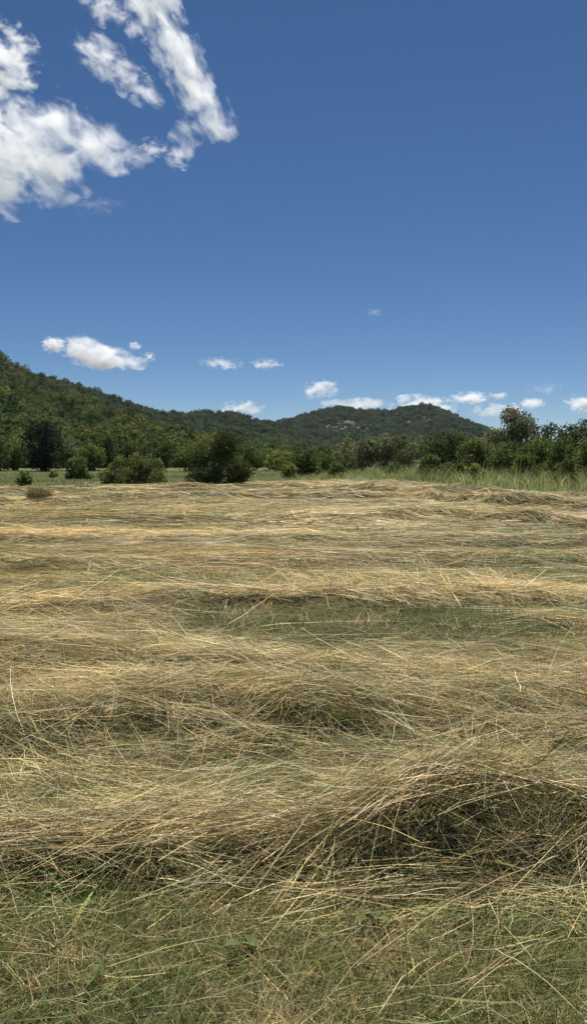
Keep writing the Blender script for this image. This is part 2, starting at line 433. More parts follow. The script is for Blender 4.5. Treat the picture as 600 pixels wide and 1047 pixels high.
for (cx, cy_, nr, sp, lab) in [(342, 439, 34, 13, 'widest scatter of pale boulders on the far hillside'), (369, 436, 5, 5, 'small pale rock group right of the wide boulder scatter'),
                              (379, 440, 4, 4, 'lowest small pale rock pair on the far hillside'), (411, 427, 3, 3, 'tiny pale rocks high on the peaked hill'), (437, 432, 3, 4, 'tiny pale rocks right of the far peak'), (301, 434, 4, 4, 'few pale rocks left on the far hill')]:
    p0 = on_hill(hC, cx, cy_); e = empty('rock_outcrop', p0); tag(e, lab, 'rocks', 'pale rocks on the far hill')
    for j in range(nr):
        q = on_hill(hC, cx + rng.normal() * sp * .7, cy_ + rng.normal() * sp * .3)
        o = link('rock', rocks[j % 4], e); o.location = q - p0 + Vector((0, -4, 3.2))
        s = rng.uniform(1.0, 2.7); o.scale = (s * 1.2, s, s); o.rotation_euler = (0, 0, rng.uniform(0, 6))

# ------------------------------------------------------------------ trees and bushes
def tube(path, radii, sides=7):
    V, Fc = [], []
    path = [Vector(p) for p in path]
    for i, p in enumerate(path):
        d = (path[min(i + 1, len(path) - 1)] - path[max(i - 1, 0)]).normalized()
        a = d.orthogonal().normalized(); b = d.cross(a)
        for k in range(sides):
            t = 2 * math.pi * k / sides
            V.append(p + (a * math.cos(t) + b * math.sin(t)) * radii[i])
        if i:
            o = (i - 1) * sides
            for k in range(sides):
                Fc.append((o + k, o + (k + 1) % sides, o + sides + (k + 1) % sides, o + sides + k))
    V.append(path[-1]); t = len(V) - 1; o = (len(path) - 1) * sides
    for k in range(sides): Fc.append((o + k, o + (k + 1) % sides, t))
    return V, Fc

def tubes_mesh(name, parts, mat, col):
    V, Fc = [], []
    for v, f in parts:
        o = len(V); V += v; Fc += [tuple(i + o for i in q) for q in f]
    me = bpy.data.meshes.new(name); me.from_pydata([tuple(v) for v in V], [], Fc); me.materials.append(mat)
    a = me.attributes.new('Col', 'FLOAT_COLOR', 'POINT')
    a.data.foreach_set('color', np.tile(np.array(list(col) + [1], np.float32), len(V)))
    me.polygons.foreach_set('use_smooth', np.ones(len(Fc), dtype=bool))
    return me

def make_tree(name, label, cat, px0, px1, ytop, d, kind, col, seed, group=None, dens=1.0):
    g = np.random.default_rng(seed)
    cx = (px0 + px1) / 2
    base = at_dist(cx, 480, d)
    X = base.x; W = (px1 - px0) / FPX * d * 1.1; Ht = at_dist(cx, ytop, d).z
    z0 = float(gh(np.array([X]), np.array([d]))[0])
    root = empty(name, (X, d, z0)); tag(root, label, cat, group)
    leaf = d * 2.5 / FPX
    low = {'bush': -.05, 'round': .02, 'tall': .24, 'dark': .03, 'willow': .02}[kind]
    k = int({'bush': 26, 'round': 34, 'tall': 24, 'dark': 36, 'willow': 34}[kind] * max(1, W / Ht * .9))
    # clump centres in the crown's volume
    cc = []
    while len(cc) < k:
        p = g.uniform(-1, 1, 3); rr = np.linalg.norm(p)
        if rr > 1 or rr < .25: continue
        t = ((p[2] + 1) / 2) ** (1.25 if kind == 'bush' else 1)
        if kind == 'bush': shape = math.sqrt(max(0, 1 - t ** 2.2)); p[:2] *= shape / max(.3, math.sqrt(max(.01, 1 - p[2] ** 2)))
        if kind == 'tall': p[:2] *= (1.0 - .45 * abs(t - .45) * 2)
        cc.append((p[0] * W * .44, p[1] * W * .44, Ht * (low + (1 - low) * (t * .93 + .0))))
    cc = np.array(cc)
    cr = g.uniform(.13, .24, k) * min(W, Ht) * {'tall': .85}.get(kind, 1.05)
    cc[:, 2] = np.minimum(cc[:, 2], Ht - cr * 1.02); cc[:, 2] = np.maximum(cc[:, 2], cr * .5 + Ht * max(0, low) * .5)
    n = int((px1 - px0) * (at_dist(cx, ytop, d).z * FPX / d) * {'tall': 1.9, 'willow': 2.4}.get(kind, 2.2) * dens)
    n = min(n, 16000)
    w = g.choice(k, n, p=cr ** 2 / (cr ** 2).sum())
    dd = g.normal(size=(n, 3)); dd /= np.linalg.norm(dd, axis=1)[:, None]
    P = cc[w] + dd * (cr[w] * g.uniform(.35, 1.0, n) ** .6 * g.uniform(.8, 1.18, n))[:, None]
    P[:, 2] = np.abs(P[:, 2]) + .02
    nrm = dd * .6 + g.normal(size=(n, 3)) * .7
    if kind == 'willow': nrm[:, 2] *= .5
    lc = np.array(col) * g.uniform(.65, 1.4, (n, 1)) * g.uniform(.8, 1.22, (k, 1))[w]
    yel = g.uniform(0, 1, n) < .12
    lc[yel] *= np.array([1.5, 1.25, .9])
    link('crown', leaf_quads('crown', P, nrm, leaf * g.uniform(.6, 1.35, n), lc, g, M_LEAF), root)
    # trunk and limbs
    tr = max(.05, .028 * Ht)
    parts = []
    if kind == 'bush':
        for j in range(5):
            q = Vector(cc[g.integers(k)]); b = Vector((q.x * .15, q.y * .15, -.05))
            parts.append(tube([b, b.lerp(q, .5) + Vector((0, 0, .1)), q], [tr * .8, tr * .5, tr * .2], 6))
    else:
        bend = Vector((g.normal() * .03 * Ht, g.normal() * .03 * Ht, 0))
        tp = [Vector((0, 0, -.1)), Vector((0, 0, Ht * .2)) + bend * .4, Vector((0, 0, Ht * .5)) + bend, Vector((0, 0, Ht * .82))]
        parts.append(tube(tp, [tr * 1.25, tr, tr * .65, tr * .25], 8))
        for j in range(9):
            q = Vector(cc[g.integers(k)]); s = Vector((0, 0, min(q.z * .7, Ht * .6))) + bend * .6
            parts.append(tube([s, s.lerp(q, .55) + Vector((0, 0, .04 * Ht)), q], [tr * .45, tr * .3, tr * .1], 6))
    link('trunk', tubes_mesh('trunk', parts, M_BARK, (.11, .09, .065)), root)
    return root

G_DARK = (.062, .088, .028); G_MID = (.105, .146, .040); G_LIGHT = (.17, .19, .05); G_GREY = (.15, .165, .085); G_OLIVE = (.122, .145, .045); G_BLACK = (.024, .036, .018)
T = [
 # left meadow
 ('sapling', 'small lone dark sapling in the green meadow at far left', 'bush', 18, 33, 481, 42, 'round', G_MID),
 ('low_bush', 'tiny bush right of the lone sapling', 'bush', 51, 59, 481, 62, 'bush', G_MID),
 ('round_bush', 'medium round bush left of the widest bush', 'bush', 67, 93, 466, 58, 'bush', G_MID),
 ('wide_bush', 'widest low spreading bush at the field edge', 'bush', 103, 175, 462, 47, 'bush', G_OLIVE),
 ('round_tree', 'large dark round tree standing alone left of centre', 'tree', 195, 253, 439, 46.5, 'bush', G_DARK),
 # wood edge left
 ('edge_tree', 'green tree at the extreme left of the wood edge', 'tree', -22, 12, 437, 92, 'round', G_MID),
 ('edge_tree', 'green tree just left of the near black tree', 'tree', 4, 32, 446, 95, 'round', G_OLIVE),
 ('dark_tree', 'tall almost black tree at the left wood edge', 'tree', 24, 62, 430, 90, 'dark', G_BLACK),
 ('edge_tree', 'grey green tree right of the near black tree', 'tree', 55, 84, 446, 94, 'round', G_GREY),
 ('edge_tree', 'tree behind the medium round bush', 'tree', 78, 106, 452, 92, 'round', G_MID),
 ('edge_tree', 'dark tree over the left end of the widest bush', 'tree', 98, 122, 446, 97, 'dark', G_DARK),
 ('edge_tree', 'broad dark tree behind the widest bush', 'tree', 116, 152, 448, 90, 'round', G_DARK),
 ('edge_tree', 'round dark tree behind the right end of the widest bush', 'tree', 146, 182, 449, 86, 'dark', G_DARK),
 ('edge_tree', 'tree between widest bush and lone round tree', 'tree', 176, 204, 455, 92, 'round', G_MID),
 ('edge_tree', 'tree just right of the lone round tree', 'tree', 246, 272, 455, 96, 'round', G_MID),
 ('edge_tree', 'bright green low tree left of the dark round bush', 'tree', 268, 300, 459, 92, 'bush', G_LIGHT),
 ('round_bush', 'dark round bush at the middle of the field edge', 'bush', 297, 327, 457, 66, 'bush', G_DARK),
 ('low_bush', 'low light green bush at the foot of the dark round bush', 'bush', 286, 304, 472, 62, 'bush', G_LIGHT),
 ('edge_tree', 'mid green shrub right of the dark round bush', 'tree', 322, 350, 460, 74, 'bush', G_MID),
 ('willow_tree', 'pale olive willow right of centre', 'tree', 342, 390, 445, 72, 'willow', G_GREY),
 ('willow_tree', 'grey green willow left of the dark spreading tree', 'tree', 384, 430, 442, 70, 'willow', G_GREY),
 ('dark_tree', 'dark spreading tree right of the two willows', 'tree', 428, 480, 440, 64, 'dark', G_DARK),
 ('low_bush', 'small bush under the left of the dark spreading tree', 'bush', 426, 452, 465, 55, 'bush', G_OLIVE),
 ('low_bush', 'small upright bush under the right of the dark spreading tree', 'bush', 450, 474, 468, 52, 'bush', G_MID),
 ('shrub', 'leafy light green shrub left of the tall airy tree', 'shrub', 472, 512, 447, 56, 'round', G_OLIVE),
 ('shrub', 'leafy shrub in front of the tall airy tree trunk', 'shrub', 498, 540, 450, 54, 'bush', G_MID),
 ('tall_tree', 'tallest airy tree rising above the right thicket', 'tree', 495, 547, 413, 66, 'tall', G_GREY),
 ('tall_tree', 'dense dark tree right of the tallest airy tree', 'tree', 538, 576, 423, 68, 'round', G_DARK),
 ('tall_tree', 'dark tree leaning out at the right edge', 'tree', 573, 618, 426, 66, 'round', G_DARK),
 ('shrub', 'dark green thicket shrub below the dense dark tree', 'shrub', 530, 568, 446, 55, 'round', G_MID),
 ('shrub', 'rounded thicket shrub near the right edge', 'shrub', 556, 598, 444, 50, 'bush', G_MID),
 ('shrub', 'thicket shrub cut off by the right edge', 'shrub', 586, 640, 446, 47, 'round', G_OLIVE),
 ('low_bush', 'little ragged bush under the pale olive willow', 'bush', 333, 353, 471, 60, 'bush', G_OLIVE),
 ('low_bush', 'little ragged bush under the grey green willow', 'bush', 393, 413, 470, 59, 'bush', G_MID),
 ('low_bush', 'low leafy clump in the tall grass below the leafy light green shrub', 'bush', 476, 496, 472, 48, 'bush', G_LIGHT),
 ('low_bush', 'low leafy clump in the tall grass near the right edge', 'bush', 566, 590, 470, 41, 'bush', G_OLIVE),
 ('shrub', 'lower shrub at the front of the right thicket', 'shrub', 520, 560, 462, 46, 'bush', G_MID),
]
for j, (nm, lab, cat, a, b, yt, d, kind, col) in enumerate(T):
    make_tree(nm, lab, cat, a, b, yt, d, kind, col, 200 + j, dens=.8 if (nm == 'tall_tree' and 'airy' in lab) else 1.5 if d < 60 else 1.1)

# ------------------------------------------------------------------ strands
def palette(n, tone, g):
    """tone 0 = green, 1 = straw"""
    P = np.array([[.68, .52, .22], [.78, .65, .37], [.47, .40, .25], [.46, .31, .15], [.32, .305, .12], [.62, .49, .25]])
    w = np.array([.25, .2, .18, .12, .10, .15]); c = P[g.choice(6, n, p=w / w.sum())]
    gr = np.array([[.145, .215, .055], [.20, .245, .075], [.11, .17, .045], [.28, .28, .13]])[g.integers(0, 4, n)]
    m = (g.uniform(0, 1, n) < tone)[:, None]
    return np.where(m, c, gr) * g.uniform(.55, 1.3, (n, 1))

def strand_mesh(name, x, y, th, ln, wd, curv, off, tilt, cols, segs, g, mat=None, hf=H, stiff=0.55, tips=True):
    n = len(x); t = np.linspace(-.5, .5, segs + 1)
    px = np.empty((n, segs + 1)); py = np.empty_like(px)
    for i, ti in enumerate(t):
        px[:, i] = x + ln * ti * np.cos(th) - curv * ln * (ti * ti - .08) * np.sin(th)
        py[:, i] = y + ln * ti * np.sin(th) + curv * ln * (ti * ti - .08) * np.cos(th)
    surf = hf(px, py)
    chord = surf[:, :1] * (0.5 - t) + surf[:, -1:] * (0.5 + t)
    z = surf * (1 - stiff) + np.maximum(surf, chord) * stiff + off[:, None] + np.maximum(0, tilt[:, None] * (t + .35)) * ln[:, None]
    if segs >= 4:
        kn = np.where(g.uniform(0, 1, n) < .35, g.normal(size=n) * .45, 0)[:, None] * np.maximum(0, t[None] - g.uniform(-.3, .3, n)[:, None]) * ln[:, None]
        px = px - np.sin(th)[:, None] * kn; py = py + np.cos(th)[:, None] * kn
        ph = g.uniform(0, 6.28, (n, 3)); fr = g.uniform(3, 9, n); am = (g.uniform(0, 1, n) ** 2 * .035 * ln)[:, None]
        px = px - np.sin(th)[:, None] * np.sin(fr[:, None] * t + ph[:, :1]) * am; py = py + np.cos(th)[:, None] * np.sin(fr[:, None] * t + ph[:, :1]) * am
        z = z + np.sin(fr[:, None] * t + ph[:, 1:2]) * am * .7
    z = np.maximum(z, gh(px, py) + .004)
    C = np.stack([px, py, z], -1)
    D = np.gradient(C, axis=1); D /= (np.linalg.norm(D, axis=2)[..., None] + 1e-9)
    up = np.array([0, 0, 1.0]); S = np.cross(D, up); S /= (np.linalg.norm(S, axis=2)[..., None] + 1e-9)
    Nn = np.cross(S, D)
    rl = g.uniform(-1.1, 1.1, n)[:, None, None]
    Wv = S * np.cos(rl) + Nn * np.sin(rl)
    taper = (1 - .65 * np.abs(t + .1) * 1.5) if tips else np.ones_like(t)
    Wv = Wv * (wd[:, None] * .5 * taper[None])[..., None]
    V = np.stack([C - Wv, C + Wv], 2).reshape(n, (segs + 1) * 2, 3)
    b = (np.arange(n) * (segs + 1) * 2)[:, None, None]
    q = np.arange(segs)[None, :, None] * 2 + np.array([0, 1, 3, 2])[None, None]
    q = (q + b).reshape(-1, 4)
    return V.reshape(-1, 3), q, np.repeat(cols, (segs + 1) * 2, 0)

def build(name, chunks, mat, parent=None):
    Vs, Qs, Cs = [], [], []; o = 0
    for V, q, c in chunks:
        Vs.append(V); Qs.append(q + o); Cs.append(c); o += len(V)
    V = np.concatenate(Vs); q = np.concatenate(Qs); c = np.concatenate(Cs)
    return link(name, mesh_np(name, V, q, np.arange(len(q)) * 4, mat, c), parent)

def sample_band(d0, d1, dens, g, mx=.42, pad=1.2):
    area = mx * (d1 ** 2 - d0 ** 2) + 2 * pad * (d1 - d0)
    n = int(area * dens)
    m = n * 2
    y = g.uniform(d0, d1, m); k = g.uniform(0, 1, m) < (mx * y + pad) / (mx * d1 + pad)
    y = y[k][:n] if k.sum() >= n else y[k]
    x = g.uniform(-1, 1, len(y)) * (mx * y + pad)
    return x, y

row_chunks = {i: [] for i in range(len(ROWS))}; loose = []
BANDS = [  # d0, d1, density, length, width, segs
 (1.5, 3.2, 2300, (.10, .52), (.0014, .0034), 5),
 (3.2, 6.6, 1700, (.14, .6), (.0016, .0038), 4),
 (6.6, 10, 850, (.3, .8), (.0028, .0055), 3),
 (10, 17, 420, (.35, .9), (.004, .008), 2),
 (17, 30, 150, (.5, 1.1), (.007, .014), 2),
 (30, 58, 45, (.6, 1.3), (.013, .026), 2),
]
for (d0, d1, dens, lr, wr, segs) in BANDS:
    x, y = sample_band(d0, d1, dens, rng)
    cl = np.full(len(x), -1)
    if d0 < 17:
        nc = max(1, len(x) // 26); cen = rng.integers(0, len(x), nc)
        cl = np.where(rng.uniform(0, 1, len(x)) < .6, rng.integers(0, nc, len(x)), -1); m_ = cl >= 0
        sp_ = .028 + .006 * d0; cx_, cy2 = x[cen].copy(), y[cen].copy()
        x[m_] = cx_[cl[m_]] + rng.normal(size=m_.sum()) * sp_ * 1.6; y[m_] = np.maximum(1.4, cy2[cl[m_]] + rng.normal(size=m_.sum()) * sp_)
        ca = rng.normal(size=nc) * np.where(rng.uniform(0, 1, nc) < .3, .8, .3); cv = rng.uniform(.7, 1.25, (nc, 1)) * rng.uniform(.94, 1.06, (nc, 3))
    rh, idx = rows_h(x, y); ga = green_amt(x, y)
    inside = y < far_edge(x) + .3
    keep = inside & (rng.uniform(0, 1, len(x)) < np.clip(1 - ga * np.where(y < 3.4, .8, .955), .03, 1))
    x, y, rh, idx, ga, cl = x[keep], y[keep], rh[keep], idx[keep], ga[keep], cl[keep]
    n = len(x)
    th = (fbm(x * .35, y * .5, 61, 3) - .5) * 2.2
    sl_ = np.zeros(n)
    for i in range(len(ROWS)):
        m = idx == i; sl_[m] = row_slope(i, x[m])
    th = th * np.where(y < 5, 1.4, .55) + sl_ * .8 - .12
    th = th + rng.normal(size=n) * np.where(rng.uniform(0, 1, n) < np.where(y < 6.5, .4, .2), 1.1, np.where(y < 6.5, .42, .2))
    m_ = cl >= 0
    if m_.any():
        base_ = (fbm(x * .35, y * .5, 61, 3) - .5) * 2.2 * np.where(y < 5, 1.2, .55) + sl_ * .8 - .12
        th[m_] = base_[m_] + ca[cl[m_]] + rng.normal(size=m_.sum()) * .13
    th = th + np.where(rng.uniform(0, 1, n) < .5, math.pi, 0)
    ln = rng.uniform(*lr, n); wd = rng.uniform(*wr, n)
    off = np.abs(rng.normal(size=n)) * np.where(y < 7, .022, .03) + .004
    tilt = np.where(rng.uniform(0, 1, n) < .12, rng.uniform(0, .45, n), rng.uniform(-.02, .08, n)) * np.where(y < 8, 1, .5)
    curv = rng.normal(size=n) * .18
    bl = rng.uniform(0, 1, n) < .1; wd = np.where(bl, wd * 2.1, wd); ln = np.where(bl, ln * .55, ln)      # flat dry leaves among the stalks
    tone = .82 + .35 * (fbm(x * .5, y * .9, 63, 3) - .5) * 2 - ga * .3 - .25 * sstep(5.0, 4.0, y)
    cols = palette(n, np.clip(tone, .1, .98), rng)
    if m_.any(): cols[m_] *= cv[cl[m_]]
    pk = sstep(.5, .62, fbm(x * .3, y * .9, 65, 3))[:, None]
    sv = sstep(.52, .64, fbm(x * .28, y * 1.1, 66, 3))[:, None]; ol = sstep(.54, .66, fbm(x * .25, y * .8, 68, 3))[:, None]
    cols = cols * (1 + .45 * sv * np.array([1, 1.03, 1.12]))
    cols = cols * (1 - .35 * ol) + cols * np.array([.55, .62, .5]) * .35 * ol
    cols = cols * (1 - pk * .2) + cols * np.array([1.1, .84, .66]) * pk * .2
    for i in [-1] + list(range(len(ROWS))):
        m = idx == i
        if not m.any(): continue
        ch = strand_mesh('s', x[m], y[m], th[m], ln[m], wd[m], curv[m], off[m], tilt[m], cols[m], segs, rng)
        (loose if i < 0 else row_chunks[i]).append(ch)

# combed bundles: strands following a drawn line of points (pixel x, pixel y, height)
def bundle(pts, n, spread, ln, wd, tone=.9, fan=.42, g=rng, pale=1.0):
    C = np.array([ground_at(a, b, h) + (h,) for a, b, h in pts])
    s = np.concatenate([[0], np.cumsum(np.linalg.norm(np.diff(C, axis=0), axis=1))]); Ltot = s[-1]
    l = g.uniform(*ln, n); c = g.uniform(0, Ltot, n); segs = 6
    t = np.linspace(-.5, .5, segs + 1)
    ss = np.clip(c[:, None] + l[:, None] * t[None], -.15, Ltot + .15)
    P = np.stack([np.interp(ss, s, C[:, k]) for k in range(3)], -1)
    e = np.maximum(0, ss - Ltot)[..., None] + np.minimum(0, ss)[..., None]
    P = P + e * ((C[-1] - C[-2]) / np.linalg.norm(C[-1] - C[-2]))
    ph = g.uniform(0, 6.28, (n, 1, 3)); fr = g.uniform(3, 8, (n, 1, 1))
    P = P + np.sin(fr * t[None, :, None] + ph) * (g.uniform(0, 1, n) ** 2 * .03)[:, None, None] * l[:, None, None]
    offv = g.normal(size=(n, 1, 3)) * np.array([spread, spread, spread * .5])
    fanv = g.normal(size=(n, 1, 3)) * np.array([fan, fan, fan * .5]) * t[None, :, None] * l[:, None, None]
    P = P + offv + fanv
    P[..., 2] = np.maximum(P[..., 2], gh(P[..., 0], P[..., 1]) + .01)
    D = np.gradient(P, axis=1); D /= (np.linalg.norm(D, axis=2)[..., None] + 1e-9)
    S = np.cross(D, np.array([0, 0, 1.0])); S /= (np.linalg.norm(S, axis=2)[..., None] + 1e-9); Nn = np.cross(S, D)
    rl = g.uniform(-1.1, 1.1, n)[:, None, None]; w = g.uniform(*wd, n)
    Wv = (S * np.cos(rl) + Nn * np.sin(rl)) * (w[:, None] * .5 * (1 - .8 * np.abs(t))[None])[..., None]
    V = np.stack([P - Wv, P + Wv], 2).reshape(n, (segs + 1) * 2, 3)
    b = (np.arange(n) * (segs + 1) * 2)[:, None, None]
    q = (np.arange(segs)[None, :, None] * 2 + np.array([0, 1, 3, 2])[None, None] + b).reshape(-1, 4)
    return V.reshape(-1, 3), q, np.repeat(palette(n, tone, g) * pale, (segs + 1) * 2, 0)

W3 = (.0018, .004)
B = [
 (0, [(640, 806, .35), (560, 788, .37), (490, 784, .37), (440, 793, .35), (395, 815, .29), (345, 858, .17), (290, 915, .05)], 130, .06, (.2, .6)),
 (0, [(560, 782, .38), (470, 782, .38), (410, 802, .32), (350, 836, .2), (270, 872, .07)], 150, .07, (.2, .6)),
 (0, [(410, 796, .32), (340, 826, .2), (240, 842, .15), (120, 856, .13), (-40, 860, .09)], 700, .05, (.25, .7)),
 (0, [(240, 815, .15), (140, 832, .14), (40, 845, .11), (-80, 852, .08)], 700, .06, (.25, .7)),
 (0, [(330, 925, .04), (400, 893, .10), (470, 872, .13), (560, 855, .16), (680, 830, .2)], 70, .04, (.3, .8)),
 (0, [(330, 912, .06), (430, 900, .07), (520, 905, .05), (640, 925, .03)], 110, .04, (.25, .6)),
 (0, [(200, 905, .03), (260, 880, .07), (320, 850, .13)], 90, .05, (.25, .6)),
 (1, [(140, 712, .2), (195, 726, .2), (260, 745, .15), (340, 762, .08), (400, 772, .04)], 130, .03, (.25, .6)),
 (1, [(-40, 750, .1), (60, 725, .16), (130, 706, .2), (220, 694, .25)], 130, .07, (.25, .7)),
 (1, [(340, 696, .28), (400, 704, .22), (470, 722, .14), (540, 748, .06)], 130, .07, (.25, .7)),
 (1, [(380, 715, .2), (420, 745, .12), (470, 770, .06)], 60, .05, (.25, .6)),
 (1, [(460, 770, .06), (520, 745, .12), (600, 740, .12), (700, 745, .1)], 250, .08, (.25, .7)),
 (2, [(-60, 640, .25), (60, 656, .1), (180, 668, .1), (320, 678, .1)], 900, .06, (.4, .9)),
 (2, [(180, 660, .2), (320, 676, .1), (460, 690, .1), (640, 702, .1)], 800, .05, (.4, .9)),
 (2, [(60, 690, .12), (200, 690, .1), (330, 702, .1), (420, 712, .1)], 500, .05, (.4, .9)),
 (3, [(-80, 628, .12), (60, 612, .1), (160, 606, .1), (260, 607, .1)], 700, .09, (.5, 1.0)),
 (3, [(240, 604, .17), (380, 602, .1), (520, 606, .1), (700, 612, .1)], 800, .09, (.5, 1.0)),
]
for x0 in (330, 365, 400, 440, 480, 530):      # slanting swathes on the golden row
    B.append((3, [(x0 - 40, 588, .12), (x0, 598, .12), (x0 + 45, 611, .1)], 140, .06, (.5, .9)))
for (i, pts, n, sp, ln) in B:
    far = pts[0][1] < 630
    row_chunks[i].append(bundle(pts, n, sp, ln, (.0035, .007) if far else W3, pale=(.95 if i < 2 else 1.25)))

def free_strands(P0, dirs, ln, wd, cols, segs, g, droop=.25):
    n = len(P0); t = np.linspace(0, 1, segs + 1)
    C = P0[:, None] + dirs[:, None] * (ln[:, None] * t)[..., None]
    bend = g.normal(size=(n, 3)) * .22
    C = C + bend[:, None] * (ln[:, None] * (t * t))[..., None]
    C[..., 2] -= droop * ln[:, None] * t * t
    C[..., 2] = np.maximum(C[..., 2], gh(C[..., 0], C[..., 1]) + .004)
    D = np.gradient(C, axis=1); D /= (np.linalg.norm(D, axis=2)[..., None] + 1e-9)
    S = np.cross(D, g.normal(size=(n, 1, 3))); S /= (np.linalg.norm(S, axis=2)[..., None] + 1e-9)
    Wv = S * (wd[:, None] * .5 * (1 - .7 * t)[None])[..., None]
    V = np.stack([C - Wv, C + Wv], 2).reshape(n, (segs + 1) * 2, 3)
    b = (np.arange(n) * (segs + 1) * 2)[:, None, None]
    q = (np.arange(segs)[None, :, None] * 2 + np.array([0, 1, 3, 2])[None, None] + b).reshape(-1, 4)
    return V.reshape(-1, 3), q, np.repeat(cols, (segs + 1) * 2, 0)

for i, nst in ((0, 15000), (1, 7000)):                 # tangled straw hanging on the front slopes
    r = ROWS[i]; xm = 2.0 + i
    x = rng.uniform(-xm, xm, nst); wf = np.interp(x, r['X'], r['WF'])
    y = np.interp(x, r['X'], r['Y']) - wf * rng.uniform(-.2, 1.1, nst)
    if i == 0:
        kk = (x > .1) | (rng.uniform(0, 1, nst) < .18); x, y = x[kk], y[kk]; nst = len(x)
    z = H(x, y) + rng.uniform(-.01, .04, nst)
    dv = np.stack([rng.normal(size=nst), rng.normal(size=nst) * .4 - .25, rng.normal(size=nst) * .45 - .1], -1)
    dv /= np.linalg.norm(dv, axis=1)[:, None]
    row_chunks[i].append(free_strands(np.stack([x, y, z], -1), dv, rng.uniform(.08, .38, nst), rng.uniform(.0015, .0034, nst), palette(nst, .72, rng), 4, rng))
for i, ntf in ((0, 110), (1, 80), (2, 40)):          # ragged tufts sticking out of the near rows
    r = ROWS[i]; xm = 1.8 + i
    tx_ = rng.uniform(-xm, xm, ntf); ty_ = np.interp(tx_, r['X'], r['Y']) + rng.uniform(-.8, .9, ntf) * np.interp(tx_, r['X'], r['WF'])
    w_ = np.repeat(np.arange(ntf), 34); n = len(w_)
    x = tx_[w_] + rng.normal(size=n) * .03; y = ty_[w_] + rng.normal(size=n) * .025
    az = rng.uniform(0, 6.28, ntf)[w_] + rng.normal(size=n) * .35; el = rng.uniform(-.15, .55, ntf)[w_] + rng.normal(size=n) * .2
    dv = np.stack([np.cos(az) * np.cos(el) * 1.3, np.sin(az) * np.cos(el) * .8, np.sin(el)], -1)
    cc = palette(n, .8, rng) * rng.uniform(.75, 1.2, (ntf, 1))[w_]
    row_chunks[i].append(free_strands(np.stack([x, y, H(x, y) - .01], -1), dv, rng.uniform(.08, .34, n), rng.uniform(.0015, .0045, n), cc, 4, rng, droop=.4))
for (d0, d1, dens, lr, wr) in ((1.5, 3.6, 3600, (.04, .2), (.0012, .0028)), (3.6, 7.5, 1500, (.06, .28), (.0018, .0034))):    # fine crinkled chaff
    x, y = sample_band(d0, d1, dens, rng); kk = rng.uniform(0, 1, len(x)) < 1 - np.where(y < 3.4, .72, .88) * green_amt(x, y); x, y = x[kk], y[kk]; n = len(x)
    z = H(x, y) + np.abs(rng.normal(size=n)) * .02
    dv = np.stack([rng.normal(size=n), rng.normal(size=n) * .7, rng.normal(size=n) * .35 + .1], -1); dv /= np.linalg.norm(dv, axis=1)[:, None]
    cc = palette(n, np.clip(.55 - .2 * green_amt(x, y) + (fbm(x * 1.5, y * 1.5, 67, 3) - .5), .1, .9), rng) * .9
    _, idx = rows_h(x, y)
    ch_l, ch_w = rng.uniform(*lr, n), rng.uniform(*wr, n)
    for i in (-1, 0, 1, 2, 3):
        m = idx == i
        if m.any(): (loose if i < 0 else row_chunks[i]).append(free_strands(np.stack([x, y, z], -1)[m], dv[m], ch_l[m], ch_w[m], cc[m], 2, rng, droop=.35))

for i, r in enumerate(ROWS):
    x0, x1 = r['X'][0], r['X'][-1]
    ymn, ymx = r['Y'].min() - r['wf'] * 2, r['Y'].max() + r['wb'] * 1.6
    st = max(.03, r['Y'].mean() * .009)
    X, Y = np.meshgrid(np.arange(x0, x1, st), np.arange(ymn, ymx, st))
    hh = row_h(r, X, Y)
    Z = gh(X, Y) + hh + (fbm(X / st * .3, Y / st * .3, 81, 2) - .5) * st * .5 * sstep(0, .05, hh) - .012
    c = (np.array([.075, .06, .03]) if i < 3 else np.array([.14, .115, .055])) * (.65 + .7 * fbm(X / .25, Y / .12, 83, 3)[..., None])  # core tone carries painted shade of the gaps between strands, deeper in near rows
    e = empty('hay_windrow', (float(np.mean(r['X'])), float(np.interp(np.mean(r['X']), r['X'], r['Y'])), 0))
    tag(e, r['label'], 'hay row', 'rows of cut hay across the field')
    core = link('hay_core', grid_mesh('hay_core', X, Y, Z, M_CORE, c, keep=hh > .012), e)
    core.matrix_parent_inverse = e.matrix_basis.inverted()
    so = build('loose_straw', row_chunks[i], M_STRAW, e); so['kind'] = 'stuff'
    so.matrix_parent_inverse = e.matrix_basis.inverted()
o = build('cut_hay', loose, M_STRAW)
tag(o, 'loose dry straw lying flat between the hay rows', 'hay', kind='stuff')

# ------------------------------------------------------------------ living grass in the stubble
def blades(x, y, h, w, lean, cols, g, segs=2, hf=gh):
    n = len(x); a = g.uniform(0, 2 * math.pi, n); z = hf(x, y)
    t = np.linspace(0, 1, segs + 1)
    bx = x[:, None] + np.cos(a)[:, None] * (lean * h)[:, None] * t[None] ** 1.8
    by = y[:, None] + np.sin(a)[:, None] * (lean * h)[:, None] * t[None] ** 1.8
    bz = z[:, None] - .005 + h[:, None] * t[None] * (1 - .25 * np.minimum(lean, 1.6)[:, None] * t[None])
    C = np.stack([bx, by, bz], -1)
    b2 = g.uniform(0, 2 * math.pi, n)
    Wv = np.stack([np.cos(b2), np.sin(b2), np.zeros(n)], -1)[:, None] * (w[:, None] * .5 * (1 - .85 * t ** 1.5)[None])[..., None]
    V = np.stack([C - Wv, C + Wv], 2).reshape(n, (segs + 1) * 2, 3)
    bb = (np.arange(n) * (segs + 1) * 2)[:, None, None]
    q = (np.arange(segs)[None, :, None] * 2 + np.array([0, 1, 3, 2])[None, None] + bb).reshape(-1, 4)
    return V.reshape(-1, 3), q, np.repeat(cols, (segs + 1) * 2, 0)

